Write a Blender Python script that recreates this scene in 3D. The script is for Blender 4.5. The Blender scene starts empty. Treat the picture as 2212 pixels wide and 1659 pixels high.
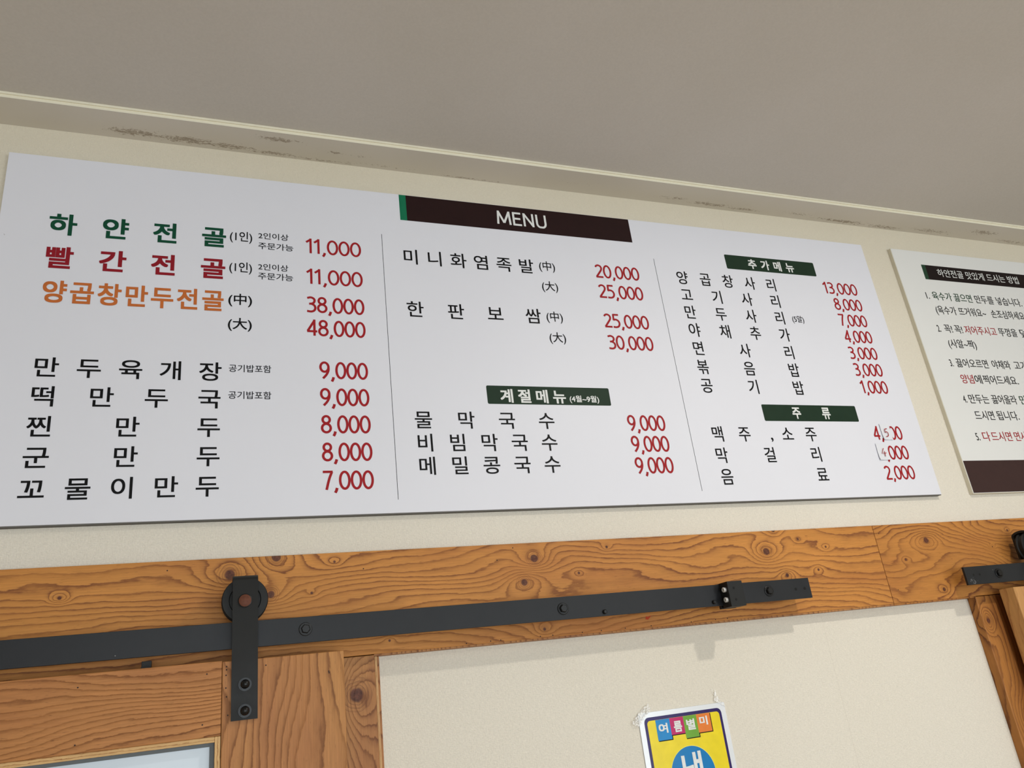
import bpy, math, random
from mathutils import Vector, Matrix
random.seed(7)
SC = bpy.context.scene
COL = SC.collection

# ------------------------------------------------------------------ camera
F_PX, YAW, PITCH, ROLL = 1703.02, 0.386352, 0.377848, -0.123832
cam_d = bpy.data.cameras.new('camera'); cam = bpy.data.objects.new('camera', cam_d); COL.objects.link(cam)
fw = Vector((math.sin(YAW)*math.cos(PITCH), math.cos(YAW)*math.cos(PITCH), math.sin(PITCH)))
rt = Vector((math.cos(YAW), -math.sin(YAW), 0)); up = rt.cross(fw)
R_ = math.cos(ROLL)*rt + math.sin(ROLL)*up
U_ = -math.sin(ROLL)*rt + math.cos(ROLL)*up
m3 = Matrix((R_, U_, -fw)).transposed()
cam.matrix_world = Matrix.Translation((0.330632, -1.260538, 1.948475)) @ m3.to_4x4()
cam_d.sensor_fit = 'HORIZONTAL'; cam_d.sensor_width = 36.0
cam_d.lens = F_PX*36.0/2212.0
cam_d.clip_start = 0.02
SC.camera = cam

# ------------------------------------------------------------------ world, lights, exposure
W = bpy.data.worlds.new('world'); SC.world = W; W.use_nodes = True
bg = W.node_tree.nodes['Background']; bg.inputs[0].default_value = (0.72, 0.86, 1.0, 1); bg.inputs[1].default_value = 1.0
SC.view_settings.view_transform = 'Standard'; SC.view_settings.look = 'None'
SC.view_settings.exposure = 0.0; SC.view_settings.gamma = 1.0; SC.view_settings.use_curve_mapping = False

def area(name, loc, size, power, col, rot, shape='RECTANGLE'):
    l = bpy.data.lights.new(name, 'AREA'); l.shape = shape; l.size = size[0]; l.size_y = size[1]
    l.energy = power; l.color = col
    o = bpy.data.objects.new(name, l); COL.objects.link(o); o.location = loc; o.rotation_euler = rot
    return o
# daylight coming in through the two windows of the wall behind the camera
area('window_daylight', (0.35, -4.42, 1.55), (1.7, 1.5), 54, (0.86, 0.94, 1.0), (math.radians(90), 0, 0))
area('window_daylight', (2.75, -4.42, 1.55), (1.7, 1.5), 50, (0.86, 0.94, 1.0), (math.radians(90), 0, 0))
# the recessed downlight on the ceiling in front of the boards
DL = (1.53, -1.07, 2.944)
area('downlight_lamp', DL, (0.07, 0.07), 10.0, (1.0, 0.93, 0.84), (0, 0, 0), 'DISK')
# two more downlights of the same row, farther from the wall
area('downlight_lamp', (0.0, -2.9, 2.944), (0.09, 0.09), 6.0, (1.0, 0.93, 0.84), (0, 0, 0), 'DISK')
area('downlight_lamp', (2.6, -2.9, 2.944), (0.09, 0.09), 6.0, (1.0, 0.93, 0.84), (0, 0, 0), 'DISK')

# ------------------------------------------------------------------ material helpers
def s2l(c):
    return tuple(((v/255)/12.92 if v/255 <= 0.04045 else ((v/255+0.055)/1.055)**2.4) for v in c)
class NT:
    def __init__(s, name):
        s.m = bpy.data.materials.new(name); s.m.use_nodes = True
        s.t = s.m.node_tree; s.b = s.t.nodes['Principled BSDF']
        s._o = None
    def n(s, typ, **kw):
        nd = s.t.nodes.new(typ)
        for k, v in kw.items(): setattr(nd, k, v)
        return nd
    def link(s, a, b): s.t.links.new(a, b)
    def setin(s, sock, v):
        if isinstance(v, bpy.types.NodeSocket): s.link(v, sock)
        elif isinstance(v, tuple) and len(v) == 3 and sock.type == 'RGBA': sock.default_value = (*v, 1)
        else: sock.default_value = v
    def math(s, op, a, b=0.0, c=0.0, clamp=False):
        nd = s.n('ShaderNodeMath', operation=op); nd.use_clamp = clamp
        for i, v in enumerate((a, b, c)): s.setin(nd.inputs[i], v)
        return nd.outputs[0]
    def obj(s):
        if s._o is None: s._o = s.n('ShaderNodeTexCoord').outputs['Object']
        return s._o
    def sep(s):
        nd = s.n('ShaderNodeSeparateXYZ'); s.link(s.obj(), nd.inputs[0]); return nd.outputs
    def comb(s, x, y, z):
        nd = s.n('ShaderNodeCombineXYZ')
        for i, v in enumerate((x, y, z)): s.setin(nd.inputs[i], v)
        return nd.outputs[0]
    def noise(s, vec, scale=1.0, detail=2.0, rough=0.5, dist=0.0):
        nd = s.n('ShaderNodeTexNoise'); s.link(vec, nd.inputs['Vector'])
        nd.inputs['Scale'].default_value = scale; nd.inputs['Detail'].default_value = detail
        nd.inputs['Roughness'].default_value = rough; nd.inputs['Distortion'].default_value = dist
        return nd.outputs['Fac']
    def ramp(s, fac, stops, interp='LINEAR'):
        nd = s.n('ShaderNodeValToRGB'); nd.color_ramp.interpolation = interp
        el = nd.color_ramp.elements
        while len(el) < len(stops): el.new(0.5)
        for e, (p, c) in zip(el, stops):
            e.position = p; e.color = (*c, 1) if isinstance(c, tuple) else (c, c, c, 1)
        s.link(fac, nd.inputs[0]); return nd.outputs[0]
    def mix(s, fac, a, b, typ='MIX'):
        nd = s.n('ShaderNodeMix', data_type='RGBA', blend_type=typ)
        s.setin(nd.inputs[0], fac); s.setin(nd.inputs[6], a); s.setin(nd.inputs[7], b)
        return nd.outputs[2]
    def bump(s, h, strength=0.3, dist=0.001):
        nd = s.n('ShaderNodeBump'); nd.inputs['Strength'].default_value = strength; nd.inputs['Distance'].default_value = dist
        s.link(h, nd.inputs['Height']); s.link(nd.outputs[0], s.b.inputs['Normal'])
    def base(s, col, rough=0.5, metal=0.0, spec=0.5):
        s.setin(s.b.inputs['Base Color'], col); s.setin(s.b.inputs['Roughness'], rough)
        s.b.inputs['Metallic'].default_value = metal; s.b.inputs['Specular IOR Level'].default_value = spec

def plain(name, col, rough=0.5, metal=0.0, spec=0.5, var=0.04, scale=40):
    n = NT(name); f = n.noise(n.obj(), scale, 3)
    lo = tuple(max(0, c*(1-var)) for c in col); hi = tuple(min(1, c*(1+var)) for c in col)
    n.base(n.ramp(f, [(0.3, lo), (0.7, hi)]), rough, metal, spec); return n.m

# ---- wallpaper: warm off-white with a woven relief
def wallpaper():
    n = NT('woven_wallpaper'); x, y, z = n.sep()
    big = n.noise(n.obj(), 1.6, 3)
    col = n.ramp(big, [(0.3, (0.755, 0.705, 0.60)), (0.7, (0.785, 0.74, 0.645))])
    weave_h = n.noise(n.comb(n.math('MULTIPLY', x, 160), 0.0, n.math('MULTIPLY', z, 900)), 1.0, 2, 0.6)
    weave_v = n.noise(n.comb(n.math('MULTIPLY', x, 700), 3.0, n.math('MULTIPLY', z, 120)), 1.0, 2, 0.6)
    gr = n.noise(n.obj(), 420, 3, 0.65)
    h = n.math('ADD', n.math('ADD', weave_h, n.math('MULTIPLY', weave_v, 0.7)), gr)
    shade = n.ramp(n.math('DIVIDE', h, 2.7), [(0.36, 0.88), (0.62, 1.05)])
    col = n.mix(1.0, col, shade, 'MULTIPLY')
    # yellowed, faintly cracked paste line near the ceiling
    zz = n.math('ADD', z, n.math('MULTIPLY', n.noise(n.comb(n.math('MULTIPLY', x, 5), 0.0, 0.0), 1, 3), 0.05))
    d = n.math('ABSOLUTE', n.math('SUBTRACT', zz, 2.908))
    line = n.math('LESS_THAN', d, 0.0009)
    brk = n.math('GREATER_THAN', n.noise(n.comb(n.math('MULTIPLY', x, 22), 5.0, 0.0), 1, 2), 0.56)
    col = n.mix(n.math('MULTIPLY', n.math('MULTIPLY', line, brk), 0.22), col, (0.35, 0.25, 0.13))
    yel = n.ramp(z, [(0.0, 0.0), (1.0, 0.0)])
    top = n.n('ShaderNodeMapRange'); n.link(z, top.inputs[0]); top.inputs[1].default_value = 2.3; top.inputs[2].default_value = 2.95
    top.inputs[3].default_value = 0.0; top.inputs[4].default_value = 1.0
    col = n.mix(n.math('MULTIPLY', top.outputs[0], 0.55), col, (0.735, 0.665, 0.505))
    # butt joint between two lengths of wallpaper
    sx_ = n.math('ABSOLUTE', n.math('SUBTRACT', n.math('ADD', x, n.math('MULTIPLY', n.noise(n.comb(0.0, 0.0, n.math('MULTIPLY', z, 40)), 1, 2), 0.0012)), 1.4125))
    col = n.mix(n.math('MULTIPLY', n.math('LESS_THAN', sx_, 0.0006), 0.16), col, (0.42, 0.36, 0.28))
    # a few dark flecks
    v = n.n('ShaderNodeTexVoronoi'); n.link(n.obj(), v.inputs['Vector']); v.inputs['Scale'].default_value = 11
    fl = n.math('MULTIPLY', n.math('LESS_THAN', v.outputs['Distance'], 0.016), 0.6)
    col = n.mix(fl, col, (0.2, 0.15, 0.1))
    n.base(col, 0.75, 0, 0.3); n.bump(h, 0.7, 0.0010); return n.m
M_WALL = wallpaper()

def ceiling_paper():
    n = NT('ceiling_paper'); f = n.noise(n.obj(), 1.3, 4, 0.55); g = n.noise(n.obj(), 260, 3)
    col = n.ramp(f, [(0.3, (0.56, 0.53, 0.475)), (0.7, (0.62, 0.59, 0.55))])
    n.base(n.mix(1.0, col, n.ramp(g, [(0.3, 0.97), (0.7, 1.02)]), 'MULTIPLY'), 0.7, 0, 0.25); n.bump(g, 0.12, 0.0006); return n.m
M_CEIL = ceiling_paper()

def moulding_paint():
    # old painted moulding; its underside has worn patches where the skin has peeled
    n = NT('moulding_paint'); x, y, z = n.sep()
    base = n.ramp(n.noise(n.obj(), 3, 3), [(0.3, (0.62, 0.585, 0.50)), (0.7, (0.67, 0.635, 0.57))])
    fine = n.noise(n.comb(n.math('MULTIPLY', x, 95), n.math('MULTIPLY', y, 230), 0.0), 1.0, 5, 0.75, 1.2)
    amt = None
    for (px_, py_, sx_, sy_, k_) in ((.185,-.020,.055,.011,1.0),(.27,-.017,.06,.011,1.0),(.34,-.014,.05,.009,.95),(.42,-.009,.06,.007,.9),(.50,-.006,.08,.004,.7),(.425,-.049,.045,.007,.95),
            (.53,-.033,.02,.006,.7),(.58,-.030,.02,.006,.6),(.62,-.010,.09,.004,.6),(.80,-.004,.10,.003,.8),(1.02,-.030,.05,.008,.35),(1.28,-.022,.05,.007,.75),(1.38,-.016,.07,.007,.9),(1.47,-.012,.05,.006,.9),
            (1.62,-.020,.06,.009,.6),(1.76,-.012,.10,.007,.95),(1.90,-.010,.07,.007,.9),(2.05,-.016,.08,.009,.75),(2.22,-.036,.06,.010,.9),(2.35,-.012,.09,.008,.7)):
        gx = n.math('DIVIDE', n.math('SUBTRACT', x, px_), sx_); gy = n.math('DIVIDE', n.math('SUBTRACT', y, py_), sy_)
        g2 = n.math('MULTIPLY', n.math('POWER', 2.71828, n.math('MULTIPLY', n.math('ADD', n.math('MULTIPLY', gx, gx), n.math('MULTIPLY', gy, gy)), -1.0)), k_)
        amt = g2 if amt is None else n.math('MAXIMUM', amt, g2)
    sx = n.math('GREATER_THAN', x, 0.131)
    m = n.math('GREATER_THAN', n.math('ADD', fine, n.math('MULTIPLY', amt, 0.28)), 0.71)
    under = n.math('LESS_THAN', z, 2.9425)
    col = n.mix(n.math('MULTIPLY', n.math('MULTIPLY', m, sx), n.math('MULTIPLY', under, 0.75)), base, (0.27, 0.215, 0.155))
    front = n.mix(n.math('SUBTRACT', 1.0, under), col, (0.86, 0.82, 0.66))  # front face coloured lighter than the underside, painting the light it catches
    n.base(front, 0.55, 0, 0.4); n.bump(n.math('MULTIPLY', m, -1.0), 0.2, 0.0005); return n.m
M_MOULD = moulding_paint()

# ---- pine with real-looking flat-sawn figure: rings are level lines of a height field with a cone at each knot
def pine(name, knots=(), vertical=False, rings=95, seed=0.0, warp=0.030, light=(0.545, 0.232, 0.052), dark=(0.20, 0.066, 0.022), pins=(), low=1.1, contrast=1.0):
    n = NT(name); x, y, z = n.sep()
    u, v = (z, x) if vertical else (x, z)
    uu = n.math('ADD', u, seed)
    vv = n.math('SUBTRACT', v, n.math('MULTIPLY', y, 0.8))
    def nz(su, sv, off, det, ro): return n.noise(n.comb(n.math('MULTIPLY', uu, su), n.math('MULTIPLY', vv, sv), seed+off), 1.0, det, ro)
    wn = nz(low*2.2, 8.5, 0, 1.5, 0.5)
    w2 = nz(11.0, 30.0, 9, 3, 0.55)
    w3 = nz(60.0, 260.0, 4, 3, 0.65)
    h = n.math('ADD', n.math('MULTIPLY', vv, 0.80), n.math('MULTIPLY', wn, warp*3.6))
    h = n.math('ADD', h, n.math('MULTIPLY', w2, warp*0.42))
    h = n.math('ADD', h, n.math('MULTIPLY', w3, 0.0042))
    core = None; halo = None
    for (ku, kv, r, k) in knots:
        dv = n.math('SUBTRACT', v, kv); du1 = n.math('SUBTRACT', u, ku)
        du = n.math('MULTIPLY', du1, 0.60)
        r2 = n.math('ADD', n.math('MULTIPLY', du, du), n.math('MULTIPLY', dv, dv))
        s = r*2.4
        h = n.math('ADD', h, n.math('MULTIPLY', n.math('POWER', 2.71828, n.math('MULTIPLY', r2, -1.0/(s*s))), k*1.25))
        rr = n.math('SQRT', n.math('ADD', n.math('MULTIPLY', du1, du1), n.math('MULTIPLY', dv, dv)))
        rr = n.math('ADD', rr, n.math('MULTIPLY', n.math('SUBTRACT', w2, 0.5), r*1.3))
        c = n.math('MULTIPLY', n.math('SUBTRACT', r*.92, rr), 1.0/(r*0.30), 0, True)
        core = c if core is None else n.math('MAXIMUM', core, c)
        if r > .004:      # growth rings of the branch itself around its core
            m = n.math('MULTIPLY', n.math('SUBTRACT', r*2.1, rr), 1.0/(r*0.5), 0, True)
            q = n.math('MULTIPLY', m, n.math('POWER', n.math('FRACT', n.math('MULTIPLY', rr, 1.0/(r*0.36))), 3.0))
            halo = q if halo is None else n.math('MAXIMUM', halo, q)
    t = n.math('FRACT', n.math('MULTIPLY', h, rings))
    band = n.ramp(t, [(0.0, 0.30), (0.05, 0.0), (0.42, 0.04), (0.74, 0.38), (0.86, 0.85), (0.96, 1.0), (1.0, 0.30)])
    vis = n.ramp(nz(3.5, 26.0, 21, 3, 0.55), [(0.32, 0.40*contrast), (0.62, 1.0*contrast)])
    tone = nz(2.6, 13.0, 2, 3, 0.5)
    col = n.ramp(tone, [(0.30, tuple(c*1.10 for c in light)), (0.50, light), (0.72, (light[0]*0.80, light[1]*0.70, light[2]*0.78))])
    col = n.mix(n.math('MULTIPLY', band, vis), col, dark)
    fib = nz(24.0, 620.0, 0, 3, 0.6)
    col = n.mix(1.0, col, n.ramp(fib, [(0.3, 0.86), (0.7, 1.07)]), 'MULTIPLY')
    por = nz(90.0, 900.0, 31, 1, 0.5)
    col = n.mix(n.ramp(por, [(0.70, 0.0), (0.78, 0.5)]), col, tuple(c*.55 for c in dark))
    if halo is not None: col = n.mix(n.math('MULTIPLY', halo, 0.75), col, tuple(c*.8 for c in dark))
    if core is not None:
        ck = n.ramp(n.noise(n.obj(), 330, 3), [(0.3, (0.045, 0.014, 0.011)), (0.7, (0.125, 0.040, 0.026))])
        col = n.mix(n.math('MULTIPLY', core, 0.92), col, ck)
    pc = None
    for (pu, pv) in pins:
        a = n.math('SUBTRACT', u, pu); b = n.math('SUBTRACT', v, pv)
        d = n.math('SQRT', n.math('ADD', n.math('MULTIPLY', a, a), n.math('MULTIPLY', b, b)))
        c = n.math('LESS_THAN', d, 0.0010); pc = c if pc is None else n.math('MAXIMUM', pc, c)
    if pc is not None: col = n.mix(pc, col, (0.03, 0.012, 0.008))
    n.base(col, n.ramp(band, [(0.0, 0.48), (1.0, 0.60)]), 0, 0.24)
    n.bump(n.math('SUBTRACT', n.math('MULTIPLY', fib, 0.35), n.math('MULTIPLY', band, 0.9)), 0.30, 0.0007)
    return n.m

M_HEAD = pine('pine_header', [(0.836,2.162,.0085,.030),(0.8133,2.1248,.0085,-.030),(0.9142,2.1336,.0028,-.012),(0.9743,2.1749,.003,.012),(0.8389,2.0477,.0045,.016),
    (1.3058,2.1503,.0085,.034),(1.3409,2.1044,.0042,-.022),(1.4159,2.1103,.003,-.014),(1.4468,2.1523,.003,.014),(1.3853,2.1701,.003,.012),(1.3328,2.19,.006,.018),
    (0.4202,2.1867,.0085,-.026),(0.5061,2.1753,.0033,.013),(0.3547,2.1652,.0105,.030),(0.4123,2.132,.0075,.024),(0.4711,2.1304,.0028,.010),(0.1365,2.1462,.003,.026),(0.5846,2.052,.0024,-.01)],
    rings=98, seed=3.1, warp=.034, low=1.0, pins=[(0.27,2.1755),(0.55,2.162),(0.80,2.182),(0.77,2.163)]+[(px_, 2.0372) for px_ in (.705,.745,.762,.83,.852,.905,.94,.985,1.035,1.115,1.165,1.19)])
M_HEAD2 = pine('pine_header_right', [(1.7068,2.1527,.0085,-.036),(1.6381,2.1173,.0032,-.018),(1.7149,2.053,.0048,.02),(1.9456,2.1638,.003,.014),(1.8857,2.1311,.002,.03),(2.2,2.10,.009,.03)],
    rings=84, seed=11.7, warp=.052, low=1.6, light=(0.49,0.205,0.046), dark=(0.17,0.052,0.018), pins=[(1.588,2.172),(1.596,2.06),(1.569,2.06),(1.565,2.172)])
M_RAILW = pine('pine_door_rail', [(-.25,1.99,.008,.03)], rings=135, seed=5.5, warp=.026, light=(0.455,0.195,0.058), dark=(0.17,0.058,0.016), contrast=1.0,
    pins=[(.327,2.026),(.323,1.964),(.175,2.025),(.177,1.958)])
M_STILE = pine('pine_door_stile', [(1.2,.43,.01,.03)], vertical=True, rings=95, seed=8.2, warp=.030, light=(0.49,0.228,0.070), dark=(0.20,0.078,0.028), contrast=.95, low=1.4,
    pins=[(2.033,.3515),(2.029,.3515),(2.022,.351),(2.006,.351),(1.995,.352),(1.972,.354),(2.03,.402),(2.014,.486),(2.012,.4862)])
M_JAMB = pine('pine_jamb_left', [(1.9802,.532,.0135,.034)], vertical=True, rings=120, seed=1.4, warp=.030, light=(0.43,0.20,0.065), dark=(0.18,0.070,0.030), contrast=1.0)
M_JAMB2 = pine('pine_jamb_right', [(1.985,1.806,.006,.045),(1.80,1.83,.01,.03)], vertical=True, rings=90, seed=6.9, warp=.034, light=(0.40,0.165,0.040), dark=(0.14,0.045,0.015))
M_DOOR2 = pine('pine_second_door', [(1.9,1.95,.01,.03)], vertical=True, rings=80, seed=14.3, warp=.035, light=(0.56,0.30,0.105), dark=(0.33,0.14,0.05), low=1.3)
M_PLY = pine('plywood_edge', [], rings=330, seed=2.0, warp=.002, light=(0.66,0.42,0.18), dark=(0.36,0.17,0.06), low=.3)
M_PLYV = pine('plywood_edge_upright', [], vertical=True, rings=330, seed=2.0, warp=.002, light=(0.66,0.42,0.18), dark=(0.36,0.17,0.06), low=.3)

def black_steel(name, col, rough, sc=30):
    n = NT(name); f = n.noise(n.obj(), sc, 4); g = n.noise(n.obj(), 900, 2)
    n.base(n.ramp(f, [(0.3, tuple(c*.85 for c in col)), (0.7, tuple(c*1.12 for c in col))]), n.ramp(f, [(0.3, rough-.04), (0.7, rough+.06)]), 0, 0.3)
    n.bump(g, 0.10, 0.0003); return n.m
def rail_steel():
    n = NT('black_rail_steel'); x, y, z = n.sep()
    f = n.noise(n.obj(), 22, 4); g = n.noise(n.obj(), 900, 2)
    v = n.n('ShaderNodeTexVoronoi'); n.link(n.obj(), v.inputs['Vector']); v.inputs['Scale'].default_value = 34
    chip = n.math('LESS_THAN', v.outputs['Distance'], 0.026)
    sc = n.math('MULTIPLY', n.math('GREATER_THAN', n.noise(n.obj(), 240, 4, .7, 1.0), .60), 1.0)
    near = n.math('LESS_THAN', n.math('ADD', n.math('ABSOLUTE', n.math('SUBTRACT', x, 1.7535)), n.math('MULTIPLY', n.math('ABSOLUTE', n.math('SUBTRACT', z, 2.0615)), 1.6)), 0.0125)
    c = n.ramp(f, [(0.3, (.013, .014, .016)), (0.7, (.018, .0195, .022))])
    c = n.mix(n.math('MULTIPLY', chip, 0.45), c, (.45, .45, .44))
    c = n.mix(n.math('MULTIPLY', n.math('MULTIPLY', sc, near), .5), c, (.45, .45, .45))
    n.base(c, n.ramp(f, [(0.3, 0.38), (0.7, 0.46)]), 0, 0.24); n.bump(g, 0.10, 0.0003); return n.m
M_RAIL = rail_steel()
M_STRAP = black_steel('black_strap_steel', (.010, .0105, .010), 0.55)
M_BOLT = black_steel('black_bolt_steel', (.006, .006, .006), 0.32)
M_HOLE = plain('hole_shade', (.003, .003, .003), 0.9)
M_STEEL = plain('bare_screw_steel', (.72, .71, .68), 0.35, 0.35)
M_CAP = plain('brown_axle_cap', (.125, .045, .026), 0.5, 0.0, 0.15, var=.15, scale=300)
M_BOARD = plain('white_foam_board', (.745, .755, .815), 0.5, 0, 0.35, var=.012, scale=3)
M_BOARD_EDGE = plain('cream_board_edge', (.66, .62, .50), 0.6)
M_BOARD2 = plain('warm_white_board', (.75, .757, .74), 0.45, 0, 0.35, var=.012, scale=3)
def ink(name, srgb, rough=0.5, k=0.97):
    return plain(name, tuple(min(1, c/k) for c in s2l(srgb)), rough, 0, 0.15, var=.05, scale=60)
INK = dict(green=ink('green_ink', (14, 72, 50)), redb=ink('dark_red_ink', (140, 26, 38)), orange=ink('orange_ink', (192, 106, 52)),
    black=ink('black_ink', (7, 7, 9)), red=ink('price_red_ink', (156, 30, 36)), white=ink('white_ink', (222, 224, 222)),
    brown=ink('brown_ink', (38, 20, 20)), brightgreen=ink('bright_green_ink', (22, 112, 78)), label=ink('dark_green_ink', (30, 50, 36)),
    dk=ink('instruction_black_ink', (42, 42, 42)), gr=ink('instruction_green_ink', (36, 66, 48)), rd=ink('instruction_red_ink', (160, 44, 50)),
    foot=ink('footer_brown_ink', (60, 42, 40)), band=ink('band_black_ink', (26, 17, 18)))
M_PAPER = plain('sticker_paper', (.74, .755, .80), 0.6, var=.01)
M_GLASS = None
def glass_mat():
    n = NT('sky_painted_glass'); f = n.noise(n.obj(), 6, 3)
    n.base(n.ramp(f, [(0.3, (.52, .61, .69)), (0.7, (.60, .68, .75))]), 0.34, 0, 0.6); return n.m  # pale blue sky reflection painted into the opaque base colour
M_GLASS = glass_mat()
M_RECESS_SHADE = plain('painted_recess_shade', (.10, .115, .12), 0.5)  # dark tone for the shade painted around the glass
def tape_mat():
    n = NT('clear_tape'); n.base((.95, .95, .93), 0.12, 0, 0.8)
    tr = n.n('ShaderNodeBsdfTransparent'); mx = n.n('ShaderNodeMixShader')
    out = [k for k in n.t.nodes if k.type == 'OUTPUT_MATERIAL'][0]
    f = n.noise(n.obj(), 260, 3, 0.6)
    n.link(n.ramp(f, [(0.40, 0.15), (0.58, 0.95)]), mx.inputs[0]); n.link(tr.outputs[0], mx.inputs[1]); n.link(n.b.outputs[0], mx.inputs[2])
    n.link(mx.outputs[0], out.inputs[0]); n.bump(f, 0.7, 0.002); return n.m
M_TAPE = tape_mat()
def film_mat(col, name, shiny=0.14): return plain(name, col, shiny, 0, 0.6, var=.03, scale=12)

# ------------------------------------------------------------------ mesh helpers (world coordinates)
class MB:
    def __init__(s): s.v = []; s.f = []
    def add(s, vs, fs):
        o = len(s.v); s.v += [tuple(p) for p in vs]; s.f += [tuple(i+o for i in f) for f in fs]; return s
    def box(s, x0, x1, y0, y1, z0, z1, bev=0.0):
        if bev <= 0:
            vs = [(x, y, z) for x in (x0, x1) for y in (y0, y1) for z in (z0, z1)]
            return s.add(vs, [(0,1,3,2),(4,6,7,5),(0,4,5,1),(2,3,7,6),(0,2,6,4),(1,5,7,3)])
        import bmesh
        bm = bmesh.new(); bmesh.ops.create_cube(bm, size=1)
        for p in bm.verts:
            p.co = Vector(((x0+x1)/2+p.co.x*(x1-x0), (y0+y1)/2+p.co.y*(y1-y0), (z0+z1)/2+p.co.z*(z1-z0)))
        bmesh.ops.bevel(bm, geom=bm.edges[:], offset=bev, segments=2, profile=0.6, affect='EDGES')
        bm.verts.index_update()
        s.add([p.co[:] for p in bm.verts], [[q.index for q in f.verts] for f in bm.faces]); bm.free(); return s
    def lathe(s, c, axis, prof, n=32, caps=True, ang=0.0):
        # prof: (distance along axis, radius)
        a = Vector(axis).normalized(); t = Vector((1,0,0)) if abs(a.x) < .9 else Vector((0,0,1))
        e1 = a.cross(t).normalized(); e2 = a.cross(e1)
        vs = []
        for (d, r) in prof:
            for k in range(n):
                th = 2*math.pi*k/n+ang
                vs.append(Vector(c)+a*d+(e1*math.cos(th)+e2*math.sin(th))*r)
        fs = []
        for i in range(len(prof)-1):
            for k in range(n): fs.append((i*n+k, i*n+(k+1)%n, (i+1)*n+(k+1)%n, (i+1)*n+k))
        if caps: fs.append(tuple(range(n))[::-1]); fs.append(tuple((len(prof)-1)*n+k for k in range(n)))
        return s.add(vs, fs)
    def flat(s, pts, y):     # polygon in the wall plane facing the room
        return s.add([(x, y, z) for x, z in pts], [tuple(range(len(pts)))])
    def slab(s, pts, y0, y1):
        n = len(pts)
        vs = [(x, y0, z) for x, z in pts]+[(x, y1, z) for x, z in pts]
        fs = [tuple(range(n)), tuple(range(2*n-1, n-1, -1))]+[(k, k+n, (k+1)%n+n, (k+1)%n) for k in range(n)]
        return s.add(vs, fs)
    def build(s, name, mat, parent=None, smooth=False, bev=0.0):
        import bmesh
        me = bpy.data.meshes.new(name); me.from_pydata(s.v, [], s.f); me.update()
        bm = bmesh.new(); bm.from_mesh(me); bmesh.ops.recalc_face_normals(bm, faces=bm.faces)
        if s.v and max(p[1] for p in s.v)-min(p[1] for p in s.v) < 4e-4:
            for f in bm.faces:
                if f.normal.y > 0: f.normal_flip()
        bm.to_mesh(me); bm.free()
        mats = mat if isinstance(mat, (list, tuple)) else [mat]
        for m in mats: me.materials.append(m)
        o = bpy.data.objects.new(name, me); COL.objects.link(o)
        if parent is not None:
            o.parent = parent; o.matrix_parent_inverse = Matrix.Translation(-ORG[parent.name])
        ORG[o.name] = Vector((0, 0, 0))
        if smooth:
            for p in me.polygons: p.use_smooth = True
            try: me.set_sharp_from_angle(angle=math.radians(35))
            except Exception: pass
        if bev:
            b = o.modifiers.new('bevel', 'BEVEL'); b.width = bev; b.segments = 2; b.limit_method = 'ANGLE'
        return o
ORG = {}
def thing(name, label, cat, loc, group=None, kind=None):
    o = bpy.data.objects.new(name, None); COL.objects.link(o); o.location = loc; o.empty_display_size = 0.05
    ORG[o.name] = Vector(loc)
    if label: o['label'] = label
    if cat: o['category'] = cat
    if group: o['group'] = group
    if kind: o['kind'] = kind
    return o
def tag(o, label=None, cat=None, group=None, kind=None):
    if label: o['label'] = label
    if cat: o['category'] = cat
    if group: o['group'] = group
    if kind: o['kind'] = kind
    return o

# glyphs from Blender's built-in interface font, turned into flat print
_gl = {}
DIR8 = [(1, 0), (1, 1), (0, 1), (-1, 1), (-1, 0), (-1, -1), (0, -1), (1, -1)]
def glyph(txt, bold=0.0):
    # heavier weights: the glyph repeated around itself, each copy a hair in front of the last
    key = (txt, bold)
    if key in _gl: return _gl[key]
    if bold:
        g = glyph(txt); vs = []; fs = []
        for k, (dx, dy) in enumerate([(0, 0)]+(DIR8 if bold > .012 else DIR8[1::2])):
            o = len(vs); vs += [(x+dx*bold, y+dy*bold, k) for x, y, _ in g[0]]; fs += [tuple(i+o for i in f) for f in g[1]]
        _gl[key] = (vs, fs, g[2]-bold, g[3]+bold, g[4]-bold, g[5]+bold); return _gl[key]
    cu = bpy.data.curves.new('print', 'FONT'); cu.body = txt; cu.size = 1; cu.resolution_u = 6
    ob = bpy.data.objects.new('print', cu); COL.objects.link(ob)
    bpy.context.view_layer.update()
    me = ob.to_mesh()
    vs = [(v.co.x, v.co.y, 0) for v in me.vertices]; fs = [tuple(p.vertices) for p in me.polygons]
    ob.to_mesh_clear(); bpy.data.objects.remove(ob); bpy.data.curves.remove(cu)
    xs = [p[0] for p in vs]; ys = [p[1] for p in vs]
    _gl[key] = (vs, fs, min(xs), max(xs), min(ys), max(ys)); return _gl[key]
def put(mb, g, x0, z0, sx, sz, y): mb.add([(x0+sx*a, y-k*2.5e-5, z0+sz*b) for a, b, k in g[0]], g[1])
def words(txt, x0, z0, sx, sz, y, mat, parent, bold=0.0):
    # one object per character, set where the whole string would put it
    for i, c in enumerate(txt):
        if c == ' ': continue
        g = glyph(c, bold); right = glyph(txt[:i+1], bold)[3]
        m = MB(); put(m, g, x0+(right-g[3])*sx, z0, sx, sz, y); m.build('letter', mat, parent)
def fit(txt, cx, cz, w, h, y, mat, parent, bold=0.0):
    g = glyph(txt, bold); sx = w/(g[3]-g[2]); sz = h/(g[5]-g[4])
    words(txt, cx-w/2-g[2]*sx, cz-h/2-g[4]*sz, sx, sz, y, mat, parent, bold)

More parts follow.
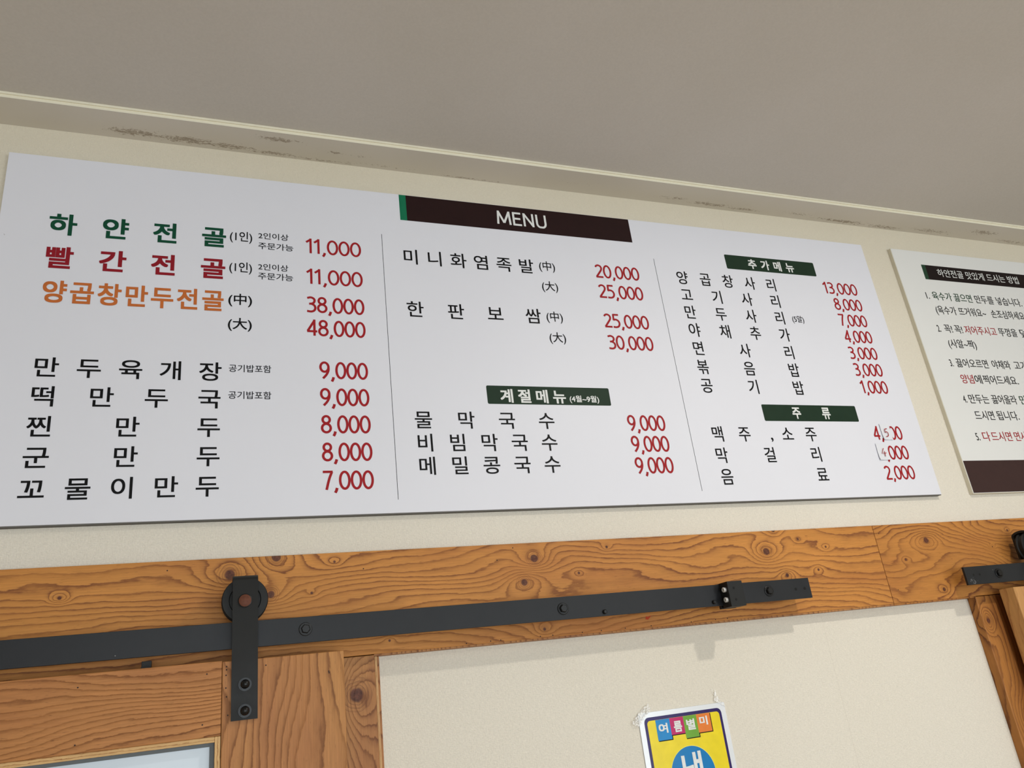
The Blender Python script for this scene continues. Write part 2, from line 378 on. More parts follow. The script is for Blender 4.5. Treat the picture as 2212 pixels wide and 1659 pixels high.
# narrow humanist numerals drawn as strokes
def smooth(pts, n=8):
    out = []
    P = [pts[0]]+list(pts)+[pts[-1]]
    for i in range(1, len(P)-2):
        for k in range(n):
            t = k/n; a, b, c, d = P[i-1], P[i], P[i+1], P[i+2]
            out.append(tuple(.5*((2*b[j])+(-a[j]+c[j])*t+(2*a[j]-5*b[j]+4*c[j]-d[j])*t*t+(-a[j]+3*b[j]-3*c[j]+d[j])*t**3) for j in (0, 1)))
    out.append(pts[-1]); return out
def ell(cx, cy, rx, ry, a0=0, a1=360, n=36):
    return [(cx+rx*math.cos(math.radians(a0+(a1-a0)*k/n)), cy+ry*math.sin(math.radians(a0+(a1-a0)*k/n))) for k in range(n+1)]
DIG = {
 '0': (.60, [ell(.30, .49, .235, .445)]),
 '1': (.40, [[(.03, .74), (.25, .93)], [(.25, 1.0), (.25, .0)]]),
 '2': (.58, [smooth([(.07, .80), (.15, .90), (.28, .94), (.42, .88), (.48, .74), (.44, .58), (.30, .38), (.06, .06)]), [(.03, .055), (.54, .055)]]),
 '3': (.58, [smooth([(.07, .89), (.26, .94), (.42, .87), (.47, .74), (.40, .59), (.24, .53)]), smooth([(.17, .53), (.30, .53), (.45, .44), (.50, .28), (.44, .12), (.28, .045), (.05, .07)])]),
 '4': (.62, [[(.43, .0), (.43, 1.0)], [(.45, .96), (.06, .28)], [(.03, .27), (.58, .27)]]),
 '5': (.58, [[(.50, .945), (.11, .945)], [(.14, .98), (.12, .54)], smooth([(.10, .56), (.26, .60), (.43, .52), (.50, .33), (.43, .13), (.26, .045), (.04, .06)])]),
 '7': (.56, [[(.03, .945), (.53, .945)], smooth([(.49, .94), (.34, .55), (.20, .0)])]),
 '8': (.60, [ell(.30, .745, .185, .195), ell(.30, .28, .225, .235)]),
 '9': (.60, [ell(.29, .67, .215, .27), smooth([(.505, .66), (.49, .45), (.38, .22), (.20, .01)])]),
 ',': (.27, [[(.17, .09), (.13, -.05), (.07, -.16)]]),
 'M': (.95, [[(.06, 0), (.12, 1)], [(.11, .97), (.44, .12)], [(.44, .12), (.77, .97)], [(.76, 1), (.82, 0)]]),
 'E': (.66, [[(.10, 0), (.10, 1)], [(.06, .94), (.56, .94)], [(.06, .52), (.52, .52)], [(.06, .06), (.58, .06)]]),
 'N': (.80, [[(.10, 0), (.10, 1)], [(.10, .97), (.64, .05)], [(.64, 0), (.64, 1)]]),
 'U': (.76, [smooth([(.10, 1), (.10, .6), (.11, .24), (.22, .07), (.37, .045), (.52, .07), (.63, .24), (.64, .6), (.64, 1)])]),
}
def ribbon(mb, pts, w, y, T):
    n = len(pts); closed = (abs(pts[0][0]-pts[-1][0]) < 1e-6 and abs(pts[0][1]-pts[-1][1]) < 1e-6 and n > 4)
    L = []; R = []
    for i in range(n):
        if closed: a, b = pts[(i-1) if i > 0 else n-2], pts[(i+1) if i < n-1 else 1]
        else: a, b = pts[max(i-1, 0)], pts[min(i+1, n-1)]
        dx, dy = b[0]-a[0], b[1]-a[1]; l = math.hypot(dx, dy) or 1
        nx, ny = -dy/l*w/2, dx/l*w/2
        L.append((pts[i][0]+nx, pts[i][1]+ny)); R.append((pts[i][0]-nx, pts[i][1]-ny))
    vs = [T(p) for p in L]+[T(p) for p in R]
    mb.add([(p[0], y, p[1]) for p in vs], [(i, i+1, n+i+1, n+i) for i in range(n-1)])
def strokes(name, txt, right, zc, w, h, y, mat, parent, wt=.115, tight=1.0):
    adv = 0; items = []
    for c in txt: items.append((c, adv)); adv += DIG[c][0]*tight
    tot = adv
    sx = w/tot; x0 = right-w; z0 = zc-h/2
    for c, a in items:
        mb = MB()
        for si, st in enumerate(DIG[c][1]):
            ww = wt*1.05 if c != ',' else wt*1.15
            asp = sx/h
            # stroke in metric space so weight stays even
            pts = [((a+p[0])*sx, p[1]*h) for p in st]
            ribbon(mb, pts, ww*h, y-si*3e-5, lambda p: (x0+p[0], z0+p[1]))
        mb.build('comma' if c == ',' else name, mat, parent)
def rrect(x0, x1, z0, z1, r, n=5):
    pts = []
    for cx, cz, a in ((x1-r, z1-r, 0), (x0+r, z1-r, 90), (x0+r, z0+r, 180), (x1-r, z0+r, 270)):
        for k in range(n+1):
            t = math.radians(a+90*k/n); pts.append((cx+r*math.cos(t), cz+r*math.sin(t)))
    return pts

# ================================================================== THE SETTING
XL, XR, YF, ZC = -2.6, 4.2, -4.5, 2.952
tag(MB().box(XL-.1, XR+.1, 0, .1, 0, 3.05).build('wall_back', M_WALL), kind='structure')
M_FLOOR = plain('floor_wood', (.42, .30, .19), 0.4, var=.15, scale=4)
tag(MB().box(XL-.1, XR+.1, YF-.1, 0, -.08, 0).build('floor', M_FLOOR), kind='structure')
tag(MB().box(XL-.1, XR+.1, YF-.1, 0, ZC, ZC+.1).build('ceiling', M_CEIL), kind='structure')
tag(MB().box(XL-.1, XL, YF, 0, 0, ZC).build('wall_left', M_WALL), kind='structure')
tag(MB().box(XR, XR+.1, YF, 0, 0, ZC).build('wall_right', M_WALL), kind='structure')
wf = MB()                                                # front wall, behind the camera, with two window openings
for a, b, c, d in ((XL, XR, 0, .8), (XL, XR, 2.3, ZC), (XL, -.5, .8, 2.3), (1.2, 1.9, .8, 2.3), (3.6, XR, .8, 2.3)):
    wf.box(a, b, YF-.1, YF, c, d)
tag(wf.build('wall_front', M_WALL), kind='structure')
M_FRAME = plain('white_window_frame', (.75, .75, .73), 0.4)
M_PANE = NT('window_pane_glass'); M_PANE.base((1, 1, 1), 0.0); M_PANE.b.inputs['Transmission Weight'].default_value = 1.0; M_PANE = M_PANE.m
for k, (a, b) in enumerate(((-.5, 1.2), (1.9, 3.6))):
    w = thing('window_%d' % (k+1), None, None, ((a+b)/2, YF-.05, .8), kind='structure')
    m = MB(); m.box(a, a+.05, YF-.08, YF-.02, .8, 2.3); m.box(b-.05, b, YF-.08, YF-.02, .8, 2.3); m.box(a+.05, b-.05, YF-.08, YF-.02, .8, .85); m.box(a+.05, b-.05, YF-.08, YF-.02, 2.25, 2.3)
    m.box((a+b)/2-.025, (a+b)/2+.025, YF-.08, YF-.02, .85, 2.25); m.build('window_frame', M_FRAME, w)
    MB().box(a+.05, b-.05, YF-.055, YF-.05, .85, 2.25).build('pane', M_PANE, w)

# ceiling moulding: flat underside, thin cream front coloured brighter as if lit, with a small step
t = thing('trim_1', None, None, (.8, 0, 2.942), kind='structure')
tag(t, 'long flat painted moulding under the ceiling with worn patches on its underside')
MB().box(XL, XR, -.068, 0, 2.942, ZC).build('moulding_board', M_MOULD, t)
MB().box(XL, XR, -.0705, -.068, 2.9478, ZC).build('moulding_lip', plain('lit_cream_lip', (.86, .82, .66), .5), t)  # lip carries the same painted brightness as the moulding front

# casing of the sliding doors (header boards, jambs)
t = thing('trim_2', None, None, (.5, 0, 2.034), kind='structure'); tag(t, 'left pine header board with knots above the sliding door')
MB().box(-.62, 1.5755, -.020, 0, 2.0345, 2.189, .0012).build('plank', M_HEAD, t)
MB().box(.5605, 1.5755, -.0188, 0, 2.0318, 2.0345).build('edge_strip', M_JAMB, t)
t = thing('trim_3', None, None, (2.3, 0, 2.034), kind='structure'); tag(t, 'right pine header board with a large dark knot, after the joint')
MB().box(1.5765, 3.4, -.020, 0, 2.0345, 2.189, .0012).build('plank', M_HEAD2, t)
MB().box(1.5765, 1.794, -.0188, 0, 2.0318, 2.0345).build('edge_strip', M_JAMB2, t)
t = thing('trim_4', None, None, (.53, 0, 0), kind='structure'); tag(t, 'upright pine jamb board with one big knot beside the left sliding door')
MB().box(.44, .5605, -.020, 0, 0, 2.0335, .001).build('plank', M_JAMB, t)
MB().box(.5607, .5645, -.0185, 0, 0, 2.0315, .0008).build('edge_strip', M_PLYV, t)
MB().box(.5645, .569, -.011, 0, 0, 2.0315, .0008).build('back_strip', M_JAMB, t)
t = thing('trim_5', None, None, (1.83, 0, 0), kind='structure'); tag(t, 'upright pine jamb board beside the right sliding door')
MB().box(1.7905, 1.90, -.020, 0, 0, 2.0335, .0022).build('plank', M_JAMB2, t)

m = MB().flat([(1.026, 2.0485), (1.031, 2.0475), (1.036, 2.0515), (1.0375, 2.0545), (1.032, 2.0520), (1.028, 2.0535)], -.0203)
o = m.build('paint_mark', ink('red_paint', (176, 62, 30)), bpy.data.objects['trim_2']); o['label'] = 'small smear of orange red paint under the rail'

# ---------------- menu board
Z0, H = 2.25, 0.6277
YP = -.0122
mb_t = thing('menu_board', 'large white landscape menu board with three columns of dishes and red prices', 'sign', (.9, 0, Z0))
MB().box(0, 1.8, -.012, -.0002, Z0, Z0+H, .0006).build('panel', M_BOARD, mb_t)
MB().box(.0006, 1.7994, -.0110, -.0002, Z0-.0014, Z0).build('edge', plain('board_shadow_grey', (.13, .13, .12), .7), mb_t)  # dark grey strip paints the shadow line under the board
def printed(name, m, mat, parent=mb_t, label=None):
    o = m.build(name, mat, parent)
    if label: o['label'] = label
    return o
printed('header_band', MB().flat([(.6650, Z0+.5692), (1.1545, Z0+.5692), (1.1545, Z0+H-.0006), (.6650, Z0+H-.0006)], YP), INK['brown'], label='dark brown band with the white word MENU')
printed('header_tip', MB().flat([(.6516, Z0+.5692), (.6650, Z0+.5692), (.6650, Z0+H-.0006), (.6516, Z0+H-.0006)], YP), INK['brightgreen'], label='green end of the header band')
strokes('letter', 'MENU', .9605, Z0+.5985, .1105, .0315, YP-.0002, INK['white'], mb_t, wt=.135)
for x in (.6134, 1.1987):
    printed('divider_line', MB().flat([(x-.0004, Z0+.0222), (x+.0004, Z0+.0222), (x+.0004, Z0+.5332), (x-.0004, Z0+.5332)], YP), INK['black'])
for a, b, c, d in ((.7875, 1.036, .1935, .2294), (1.3842, 1.6318, .5250, .5615), (1.3842, 1.6308, .1653, .2017)):
    printed('section_label', MB().flat(rrect(a, b, Z0+c, Z0+d, .0028), YP), INK['label'], label='dark green rounded heading bar')
# (text, ink, bold, sx, sz, baseline above the board's foot, left x of each cell)
ROWS = [
('하얀전골','green',.019,.0450,.0424,.4801,(.0686,.2992)),
('빨간전골','redb',.019,.0450,.0424,.4177,(.0682,.2990)),
('양곱창만두전골','orange',.016,.0389,.0421,.3560,(.0697,.3030)),
('만두육개장','black',.004,.0366,.0354,.2287,(.0712,.3030)),
('떡만두국','black',.004,.0366,.0354,.1813,(.0720,.3030)),
('찐만두','black',.004,.0366,.0354,.1335,(.0715,.3032)),
('군만두','black',.004,.0366,.0356,.0859,(.0713,.3036)),
('꼬물이만두','black',.004,.0366,.0358,.0380,(.0702,.3036)),
('미니화염족발','black',0,.0348,.0350,.4755,(.6505,.8834)),
('한판보쌈','black',0,.0348,.0352,.3642,(.6508,.8840)),
('계절메뉴','white',.020,.0301,.0282,.1991,(.812,.9161)),
('물막국수','black',0,.0345,.0350,.1489,(.6505,.8814)),
('비빔막국수','black',0,.0345,.0350,.1072,(.6511,.8813)),
('메밀콩국수','black',0,.0345,.0350,.0659,(.6515,.8811)),
('추가메뉴','white',.020,.0262,.0264,.5325,(1.4431,1.5474)),
('양곱창사리','black',0,.0306,.0348,.4787,(1.2464,1.4788)),
('고기사리','black',0,.0306,.0348,.4370,(1.2482,1.4787)),
('만두사리','black',0,.0306,.0346,.3956,(1.2470,1.4787)),
('야채추가','black',0,.0306,.0348,.3539,(1.2477,1.4787)),
('면사리','black',0,.0308,.0346,.3114,(1.2477,1.4785)),
('볶음밥','black',0,.0306,.0352,.2692,(1.2485,1.4783)),
('공기밥','black',0,.0306,.0350,.2278,(1.2479,1.4776)),
('주류','white',.020,.0255,.0285,.1734,(1.4575,1.5350)),
('맥주소주','black',0,.0312,.0352,.1238,(1.2478,1.3115,1.4174,1.4775)),
('막걸리','black',0,.0312,.0348,.0797,(1.2460,1.4776)),
('음료','black',0,.0308,.0356,.0358,(1.2480,1.4800)),
]
for txt, col, bold, sx, sz, bz, xs in ROWS:
    k = len(txt)
    if len(xs) == 2 and k > 2: xs = [xs[0]+(xs[1]-xs[0])*i/(k-1) for i in range(k)]
    if col == 'black':
        xs = [x-.032*sx for x in xs]; sx *= 1.07
    for c, x in zip(txt, xs):
        m = MB(); put(m, glyph(c, bold+.006), x, Z0+bz, sx, sz, YP-.0002); m.build('letter', INK[col], mb_t)
    if txt == '맥주소주':
        m = MB(); put(m, glyph(',', .006), 1.3865, Z0+.1245, .038, .036, YP-.0002); m.build('comma', INK[col], mb_t)
for txt, x, z, w, h, col, bold in [
('(1인)',.364,.500,.0368,.0236,'black',.004),('(1인)',.364,.4380,.0368,.0236,'black',.004),
('2인이상',.4185,.507,.0515,.0130,'black',0),('주문가능',.4225,.4862,.0595,.0136,'black',0),
('2인이상',.418,.4435,.0505,.0130,'black',0),('주문가능',.422,.4252,.0585,.0136,'black',0),
('(中)',.364,.375,.0378,.0250,'black',.006),('(大)',.364,.329,.0377,.0250,'black',.006),
('공기밥포함',.381,.249,.066,.0134,'black',0),('공기밥포함',.381,.202,.0662,.0134,'black',0),
('(中)',.945,.491,.0342,.0255,'black',0),('(大)',.945,.445,.0342,.0255,'black',0),
('(中)',.945,.377,.0342,.0255,'black',0),('(大)',.945,.332,.0342,.0255,'black',0),
('(4월~9월)',.981,.205,.0612,.0160,'white',.014),('(5알)',1.542,.407,.0318,.0199,'black',0)]:
    fit(txt, x, Z0+z, w, h, YP-.0003, INK[col], mb_t, bold+.004)
for txt, r, z, w, h in [('11,000',.5735,.4942,.0996,.0308),('11,000',.5738,.4316,.1,.0308),('38,000',.574,.3752,.1015,.0311),('48,000',.574,.330,.1015,.0311),
('9,000',.5745,.2505,.0827,.0316),('9,000',.5745,.2015,.0827,.0316),('8,000',.5745,.1530,.0827,.0316),('8,000',.575,.1050,.0827,.0316),('7,000',.575,.057,.0827,.0316),
('20,000',1.1538,.4912,.099,.0311),('25,000',1.1538,.4443,.099,.0311),('25,000',1.1538,.3772,.0988,.0311),('30,000',1.1542,.3292,.0992,.0311),
('9,000',1.1452,.159,.0792,.0318),('9,000',1.1452,.117,.0792,.0318),('9,000',1.1452,.0745,.0792,.0318),
('13,000',1.7392,.497,.0946,.0304),('8,000',1.7392,.4553,.0780,.0304),('7,000',1.7392,.4140,.0775,.0304),('4,000',1.7392,.3726,.0765,.0308),
('3,000',1.7392,.331,.0778,.0304),('3,000',1.7392,.290,.0775,.0308),('1,000',1.7392,.248,.0730,.0308),
('4,000',1.7392,.1400,.0770,.0312),('3,000',1.7400,.0952,.0780,.0312),('2,000',1.7402,.0505,.0785,.0306)]:
    if r > 1.7: w *= 1.055; r += .0020
    elif r > 1.1: w *= 1.04; r += .0013
    strokes('numeral', txt, r, Z0+z, w, h, YP-.0002, INK['red'], mb_t, wt=.122)
# small scuffs: a fleck left, a chip on the lower edge
printed('scuff', MB().flat([(.0086, Z0+.4705), (.0100, Z0+.4690), (.0112, Z0+.4672), (.0100, Z0+.4683)], YP), INK['black'])
printed('scuff', MB().flat([(1.052, Z0+.0002), (1.058, Z0+.0002), (1.0555, Z0+.0014)], YP-.0002), M_BOARD_EDGE)

def sticker(label, pts, ch, x, z, w, h):
    t = thing('price_sticker', label, 'sticker', (x, YP, Z0+z))
    m = MB(); n = 6
    # paper lifted slightly at its lower right corner
    (ax, az), (bx, bz), (cx, cz), (dx, dz) = pts
    vs = []; fs = []
    for i in range(n+1):
        for j in range(n+1):
            u, v = i/n, j/n
            X = (1-u)*(1-v)*ax+u*(1-v)*bx+u*v*cx+(1-u)*v*dx; Z = (1-u)*(1-v)*az+u*(1-v)*bz+u*v*cz+(1-u)*v*dz
            lift = .0007+.0022*max(0, v-.55)**2*5*(.4+.6*abs(2*u-1))+.0010*max(0, .25-u)*4
            vs.append((X, YP-lift, Z0+Z))
    k = n+1
    for i in range(n):
        for j in range(n): fs.append((i*k+j, (i+1)*k+j, (i+1)*k+j+1, i*k+j+1))
    o = len(vs); vs += [(a, b+.0003, c) for a, b, c in vs]; fs += [tuple(q+o for q in reversed(f)) for f in fs]
    rim = [i*k for i in range(n+1)]+[n*k+j for j in range(1, n+1)]+[i*k+n for i in range(n-1, -1, -1)]+[j for j in range(n-1, 0, -1)]
    for a, b in zip(rim, rim[1:]+rim[:1]): fs.append((a, b, b+o, a+o))
    m.add(vs, fs).build('paper', M_PAPER, t)
    m = MB(); S = {'5': [smooth([(.85, .98), (.25, .92), (.18, .55), (.5, .62), (.85, .42), (.7, .12), (.1, .0)])], '4': [[(.62, 1.0), (.05, .35), (1.0, .38)], [(.66, .62), (.60, -.05)]]}[ch]
    for si, st in enumerate(S): ribbon(m, [(p[0]*w, p[1]*h) for p in st], .0017, YP-.0030-si*3e-5, lambda p: (x-w/2+p[0], Z0+z-h/2+p[1]))
    m.build('handwritten_numeral', INK['red'], t)
sticker('small white paper sticker with handwritten red 5, upper one over the drink prices', [(1.6825, .1600), (1.7105, .1600), (1.7085, .1238), (1.6830, .1238)], '5', 1.6955, .1395, .0105, .0185)
sticker('small white paper sticker with handwritten red 4, lower one over the drink prices', [(1.6558, .1153), (1.6868, .1153), (1.6852, .0787), (1.6552, .0785)], '4', 1.6712, .0955, .0125, .0178)

# ---------------- instruction board, right
ib = thing('instruction_board', 'white cooking instruction board with black heading band and brown foot, right of the menu board', 'sign', (2.35, 0, 2.2505))
MB().box(1.8968, 2.80, -.010, -.001, 2.2505, 2.8782, .0006).build('panel', M_BOARD2, ib)
m = MB(); m.box(1.8955, 1.8968, -.0093, -.0003, 2.2505, 2.8782); m.box(1.8955, 2.80, -.0093, -.0003, 2.2494, 2.2505)
m.build('edge', M_BOARD_EDGE, ib)
YI = -.0102
printed('heading_band', MB().flat([(1.9925, 2.7972), (2.62, 2.7972), (2.62, 2.8393), (1.9942, 2.8393)], YI), INK['band'], ib)
printed('heading_tip', MB().flat([(1.9802, 2.7972), (1.9925, 2.7972), (1.9942, 2.8393), (1.9812, 2.8393)], YI), INK['gr'], ib)
printed('foot_band', MB().flat([(1.8974, 2.2512), (2.7994, 2.2512), (2.7994, 2.3250), (1.8974, 2.3250)], YI), INK['foot'], ib)
fit('하얀전골 맛있게 드시는 방법', 2.1716, 2.8197, .2868, .0225, YI-.0002, INK['white'], ib, .004)
for rz, segs in [
(2.7505, [('1.','dk',1.962,.0097),('육수가','gr',1.9858,.0572),('끓으면','gr',2.0584,.0542),('만두를','dk',2.1303,.0574),('넣습니다.','dk',2.2057,.0837)]),
(2.7112, [('(육수가','dk',1.981,.0605),('뜨거워요~','dk',2.0577,.0852),('손조심하세요','dk',2.1687,.1116)]),
(2.6598, [('2.','dk',1.9607,.0103),('꼭!','dk',1.9877,.0185),('꼭!','dk',2.0215,.0185),('저어주시고','rd',2.0545,.1013),('뚜껑을','dk',2.1715,.0564),('덮','dk',2.2467,.0168)]),
(2.6199, [('(사알~짝)','dk',1.9834,.0844)]),
(2.5683, [('3.','dk',1.962,.0101),('끓어오르면','dk',1.9863,.0977),('야채와','dk',2.1047,.0548),('고기','dk',2.1802,.0350)]),
(2.5267, [('양념','rd',1.984,.0339),('에','dk',2.0285,.0160),('찍어드세요.','dk',2.0565,.1097)]),
(2.4756, [('4.','dk',1.9645,.0104),('만두는','dk',1.9864,.0571),('끓어올라','dk',2.0605,.0757),('만','gr',2.1544,.0170)]),
(2.4344, [('드시면','dk',1.9871,.055),('됩니다.','dk',2.058,.0651)]),
(2.3825, [('5.','dk',1.963,.0113),('다','rd',1.9883,.0160),('드시면','rd',2.0161,.0586),('면사','rd',2.0909,.0345)])]:
    for s_, c_, x_, w_ in segs:
        if s_[0] not in '12345': x_ -= .0033; w_ += .0066
        g = glyph(s_, 0); sx = w_/(g[3]-g[2]); words(s_, x_-g[2]*sx, rz-.365*.0256, sx, .0256, YI-.0002, INK[c_], ib, .005)

# ---------------- sliding rails
def hexbolt(parent, x, z, y, r=.0066, name='bolt', washer=True):
    m = MB()
    if washer: m.lathe((x, y, z), (0, -1, 0), [(-.0005, r*1.42), (.0012, r*1.42), (.0016, r*1.3)], 24)
    m.lathe((x, y, z), (0, -1, 0), [(.0010, r), (.0048, r), (.0058, r*.82)], 6, ang=.3)
    return m.build(name, M_BOLT, parent)
def rail(label, x0, x1, z0, z1, bolts, loc):
    t = thing('sliding_rail', label, 'rail', loc)
    MB().box(x0, x1, -.061, -.056, z0, z1, .0004).build('bar', M_RAIL, t)
    for bx, bz in bolts:
        hexbolt(t, bx, bz, -.061)
        MB().lathe((bx, -.020, bz), (0, -1, 0), [(0, .009), (.036, .009)], 20).build('spacer', M_BOLT, t, True)
    return t
r1 = rail('long black steel flat rail crossing the left header board', -.60, 1.3515, 2.0562, 2.0918, [(-.346, 2.0745), (.0555, 2.0745), (.4568, 2.0745), (.858, 2.073), (1.2594, 2.074)], (.4, -.02, 2.074))
def hole(x, z, y, r, parent, name='screw_hole'):
    MB().lathe((x, y, z), (0, -1, 0), [(-.0006, r), (.00012, r)], 18).build(name, M_HOLE, parent)  # black disc on the surface paints the shade inside a hole
for x, z in ((1.3186, 2.0733), (1.3385, 2.0733)): hole(x, z, -.061, .0027, r1)
for x, z in ((.9307, 2.0626), (1.1411, 2.063)):
    MB().lathe((x, -.061, z), (0, -1, 0), [(-.0005, .0036), (.0030, .0036), (.0042, .0024)], 16).build('stud', M_BOLT, r1, True)
# end stop clamped on the rail
st = thing('rail_stop', 'black steel end stop block with two bare screws clamped on the long rail', 'door stop', (1.173, -.0615, 2.0512))
MB().box(1.1582, 1.1885, -.0860, -.0612, 2.0510, 2.0930, .0006).build('block', M_STRAP, st)
MB().box(1.1582, 1.1885, -.0555, -.049, 2.0510, 2.0930, .0006).build('back_plate', M_STRAP, st)
MB().box(1.1600, 1.1867, -.0612, -.0555, 2.0918, 2.0930).build('bridge', M_STRAP, st)
for z in (2.0803, 2.0636):
    o = MB().lathe((1.1582, -.0765, z), (-1, 0, 0), [(-.001, .0042), (.0040, .0042), (.0046, .0036), (.0046, .0022), (.0016, .0020)], 20).build('screw', M_STEEL, st, True)
    o['label'] = 'bare steel socket screw'
for z in (2.0813, 2.062): hole(1.1696, z, -.086, .0022, st)

def hanger(parent, cx, bolts=True):
    # strap bent over the wheel; the wheel rides on the rail
    yf, yb, th = -.080, -.0375, .005
    prof = [(yf, 1.964)]
    top = 2.1545; rr = (yb-yf)/2
    outer = [(yf, 1.964)]
    for k in range(13):
        a = math.pi-math.pi*k/12
        outer.append((-.05875+rr*math.cos(a), top-.009+.009*math.sin(a)))
    outer.append((yb, 2.098))
    inner = [(yb-th, 2.098)]
    for k in range(13):
        a = math.pi*k/12
        inner.append((-.05875+(rr-th)*math.cos(a), top-.009+.0045*math.sin(a)))
    inner.append((yf+th, 1.964))
    P = outer+inner; n = len(P); w = .0168
    m = MB().add([(cx-w, y, z) for y, z in P]+[(cx+w, y, z) for y, z in P],
        [(k, (k+1) % n, (k+1) % n+n, k+n) for k in range(n)]+[(k, k+1, n-2-k, n-1-k) for k in range(n//2-1)]+[(k+n, n-1-k+n, n-2-k+n, k+1+n) for k in range(n//2-1)])
    s = m.build('hanger_strap', M_STRAP, parent, True); s['label'] = 'black steel hanger strap'
    for z in (2.008, 1.975):
        MB().lathe((cx+.0005, yf, z), (0, -1, 0), [(0, .0085), (.0008, .0085)], 20).lathe((cx+.0005, yf-.0008, z), (0, -1, 0), [(0, .0074), (.0045, .0074)], 6, ang=.4)\
            .lathe((cx+.0005, yf-.0053, z), (0, -1, 0), [(0, .0060), (.0025, .0054), (.0045, .0036), (.0054, .0012)], 18).build('dome_nut', M_BOLT, s, True)
    zc = 2.1203
    wh = MB().lathe((cx, -.0495, zc), (0, -1, 0), [(0, .0300), (.0015, .0312), (.004, .0312), (.0055, .0285), (.0125, .0285), (.014, .0312), (.0165, .0312), (.018, .0300), (.0183, .0215), (.0160, .0205), (.0160, .0150), (.0225, .0120)], 56).build('wheel', M_STRAP, parent, True)
    wh['label'] = 'black grooved wheel'
    MB().lathe((cx, -.0415, zc-.001), (0, -1, 0), [(0, .0062), (.036, .0062)], 20).build('axle', M_BOLT, wh, True)
    MB().lathe((cx-.0005, yf, zc-.003), (0, -1, 0), [(0, .0094), (.0010, .0094), (.0014, .0088)], 32).build('washer', M_BOLT, wh, True)
    o = MB().lathe((cx-.0005, yf-.0013, zc-.003), (0, -1, 0), [(0, .0082), (.0012, .0082), (.0016, .0076)], 32).build('axle_cap', M_CAP, wh, True); o['label'] = 'round brown axle cap'

# ---------------- left sliding door
d1 = thing('door_1', None, None, (.03, -.0575, .012), kind='structure'); tag(d1, 'pine sliding door with a glass pane hanging from the black wheel, bottom left')
YD0, YD1 = -.075, -.041
MB().box(.3462, .5072, YD0, YD1, .012, 2.0398, .0012).build('stile', M_STILE, d1)
MB().box(-.45, -.29, YD0, YD1, .012, 2.0412, .0012).build('stile', M_STILE, d1)
MB().box(-.2895, .3457, YD0+.0004, YD1, 1.9482, 2.0410, .0010).build('top_rail', M_RAILW, d1)
MB().box(-.2895, .3457, YD0+.0004, YD1, .012, .20, .0010).build('bottom_rail', M_RAILW, d1)
MB().box(-.2895, .3385, -.0735, -.045, 1.9412, 1.9482, .0008).build('glazing_bead', M_PLY, d1)
MB().box(.3385, .3457, -.0738, -.045, .20, 1.9480, .0008).build('glazing_bead', M_PLYV, d1)
MB().box(-.2895, -.2825, -.0738, -.045, .20, 1.9412, .0008).build('glazing_bead', M_PLYV, d1)
m = MB(); m.box(.3325, .3385, -.0600, -.052, .20, 1.9412); m.box(-.2825, .3325, -.0600, -.052, 1.9365, 1.9412)  # dark strips paint the shade at the edge of the glass recess
m.build('recess_shade', M_RECESS_SHADE, d1)
MB().box(-.2825, .3325, -.058, -.053, .20, 1.9365).build('glass_pane', M_GLASS, d1)
hanger(d1, .3745); hanger(d1, -.37)
o = MB().box(.2458, .2578, -.068, -.050, 2.0410, 2.0432, .0003).box(.2458, .2578, -.060, -.050, 2.0432, 2.0508, .0006).build('anti_jump_block', M_STRAP, d1); o['label'] = 'small black metal block on the top edge'

# ---------------- right rail and door
r2 = rail('short visible piece of black rail with scratched end at the right edge', 1.7365, 3.30, 2.0535, 2.0886, [(1.8265, 2.0713), (2.228, 2.0713), (2.63, 2.0713), (3.03, 2.0713)], (2.5, -.02, 2.071))
for x in (1.7575, 1.7745): hole(x, 2.0722, -.061, .0024, r2)
d2 = thing('door_2', None, None, (2.31, -.0575, .012), kind='structure'); tag(d2, 'second pine sliding door, its edge showing at the right')
MB().box(1.8360, 2.00, YD0, YD1, .012, 2.0408, .0012).build('stile', M_DOOR2, d2)
MB().box(2.64, 2.80, YD0, YD1, .012, 2.0408, .0012).build('stile', M_DOOR2, d2)
MB().box(2.0005, 2.6395, YD0+.0004, YD1, 1.9482, 2.0405, .0010).build('top_rail', M_RAILW, d2)
MB().box(2.0005, 2.6395, YD0+.0004, YD1, .012, .20, .0010).build('bottom_rail', M_RAILW, d2)
MB().box(2.0005, 2.6395, -.058, -.053, .20, 1.9482).build('glass_pane', M_GLASS, d2)
hanger(d2, 1.9447); hanger(d2, 2.72)

# ---------------- poster
ps = thing('poster', 'laminated yellow poster with coloured tabs and a blue disc taped to the wall', 'poster', (1.076, 0, 1.68))
YQ = -.0022
MB().slab(rrect(.9918, 1.1602, 1.665, 1.9025, .002), -.0020, -.0002).build('sheet', film_mat((.74, .77, .80), 'laminated_white_film'), ps)
def pr(name, pts, col, y, srgb=True):
    return MB().flat(pts, y).build(name, ink('poster_'+name+'_%d_%d_%d' % col, col, .2, 1.04), ps)
pr('border', rrect(1.0012, 1.1510, 1.674, 1.8948, .0085), (50, 36, 96), YQ)
pr('field', rrect(1.0062, 1.1462, 1.679, 1.8895, .0055), (236, 214, 40), YQ-.0001)
tabs = [(1.0218, 1.0483, 1.8577, (24, 134, 200)), (1.0483, 1.0746, 1.8637, (190, 32, 100)), (1.0746, 1.1003, 1.8555, (112, 166, 56)), (1.1003, 1.1269, 1.8610, (228, 128, 54))]
m = MB()
for a, b, z, c in tabs: m.flat([(a+.0008, z-.0014), (b+.0016, z-.0014), (b+.0016, 1.8889), (a+.0008, 1.8889)], YQ-.0002)
m.build('tab_outline', INK['black'], ps)
for a, b, z, c in tabs: pr('tab', [(a, z), (b, z), (b, 1.8893), (a, 1.8893)], c, YQ-.0003)
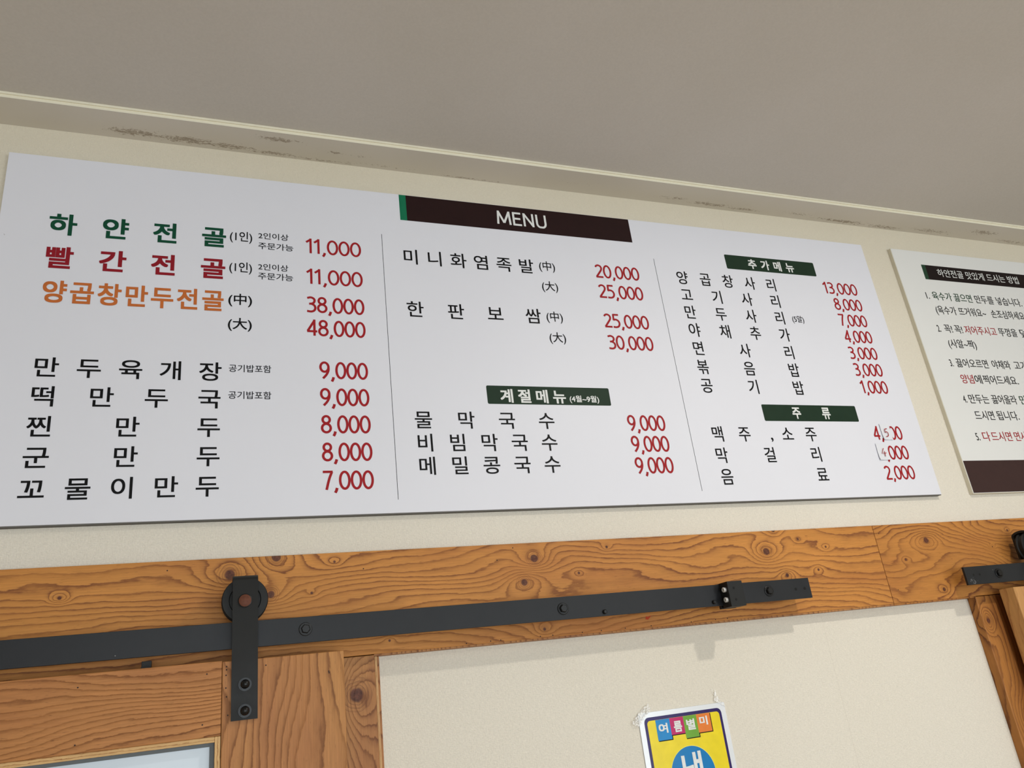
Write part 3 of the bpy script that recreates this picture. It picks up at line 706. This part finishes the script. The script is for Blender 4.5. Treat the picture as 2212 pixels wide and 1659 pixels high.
for ch, cx, cz, w, h in (('여', 1.0343, 1.8757, .0172, .0150), ('름', 1.0622, 1.8754, .0158, .0168), ('별', 1.0873, 1.8756, .0168, .0168), ('미', 1.1127, 1.8785, .0158, .0140)):
    fit(ch, cx, cz, w, h, YQ-.0005, INK['white'], ps, .030)
pr('disc', ell(1.077, 1.802, .0423, .0423, n=64)[:-1], (232, 226, 120), YQ-.00015)
pr('disc', ell(1.077, 1.802, .0415, .0415, n=64)[:-1], (18, 122, 186), YQ-.0002)
m = MB(); g = glyph('냉', .022); put(m, g, 1.077-.025*(g[2]+g[3]), 1.8345-.052*g[5], .050, .052, YQ-.0004); m.build('letter', INK['white'], ps)

def tape(label, pts, rough=.0012, seed=1, group=None):
    # crumpled strip of clear tape as a thin folded grid between two lines of points
    rnd = random.Random(seed); (ax, az), (bx, bz), (cx, cz), (dx, dz) = pts; n, k = 14, 5
    vs = []; fs = []
    for i in range(n+1):
        for j in range(k+1):
            u, v = i/n, j/k
            X = (1-u)*(1-v)*ax+u*(1-v)*bx+u*v*cx+(1-u)*v*dx; Z = (1-u)*(1-v)*az+u*(1-v)*bz+u*v*cz+(1-u)*v*dz
            vs.append((X+rnd.uniform(-1, 1)*rough*.4, -.0030-rnd.random()*rough, Z+rnd.uniform(-1, 1)*rough*.4))
    w = k+1
    for i in range(n):
        for j in range(k): fs.append((i*w+j, (i+1)*w+j, (i+1)*w+j+1, i*w+j+1))
    o = MB().add(vs, fs).build('tape_strip', M_TAPE); tag(o, label, 'tape', group); return o
tape('crumpled clear tape strip across the upper left corner of the yellow poster', [(.9770, 1.8905), (1.0125, 1.9165), (1.0165, 1.9075), (.9885, 1.8825)], .0028, 3)
tape('clear tape piece on the upper right corner of the yellow poster', [(1.1405, 1.9062), (1.1465, 1.9250), (1.1490, 1.9090), (1.1620, 1.8945)], .0006, 5)
tape('thin curled sliver of clear tape above the right corner of the poster', [(1.1398, 1.9255), (1.1424, 1.9150), (1.1430, 1.9155), (1.1405, 1.9258)], .0006, 8)
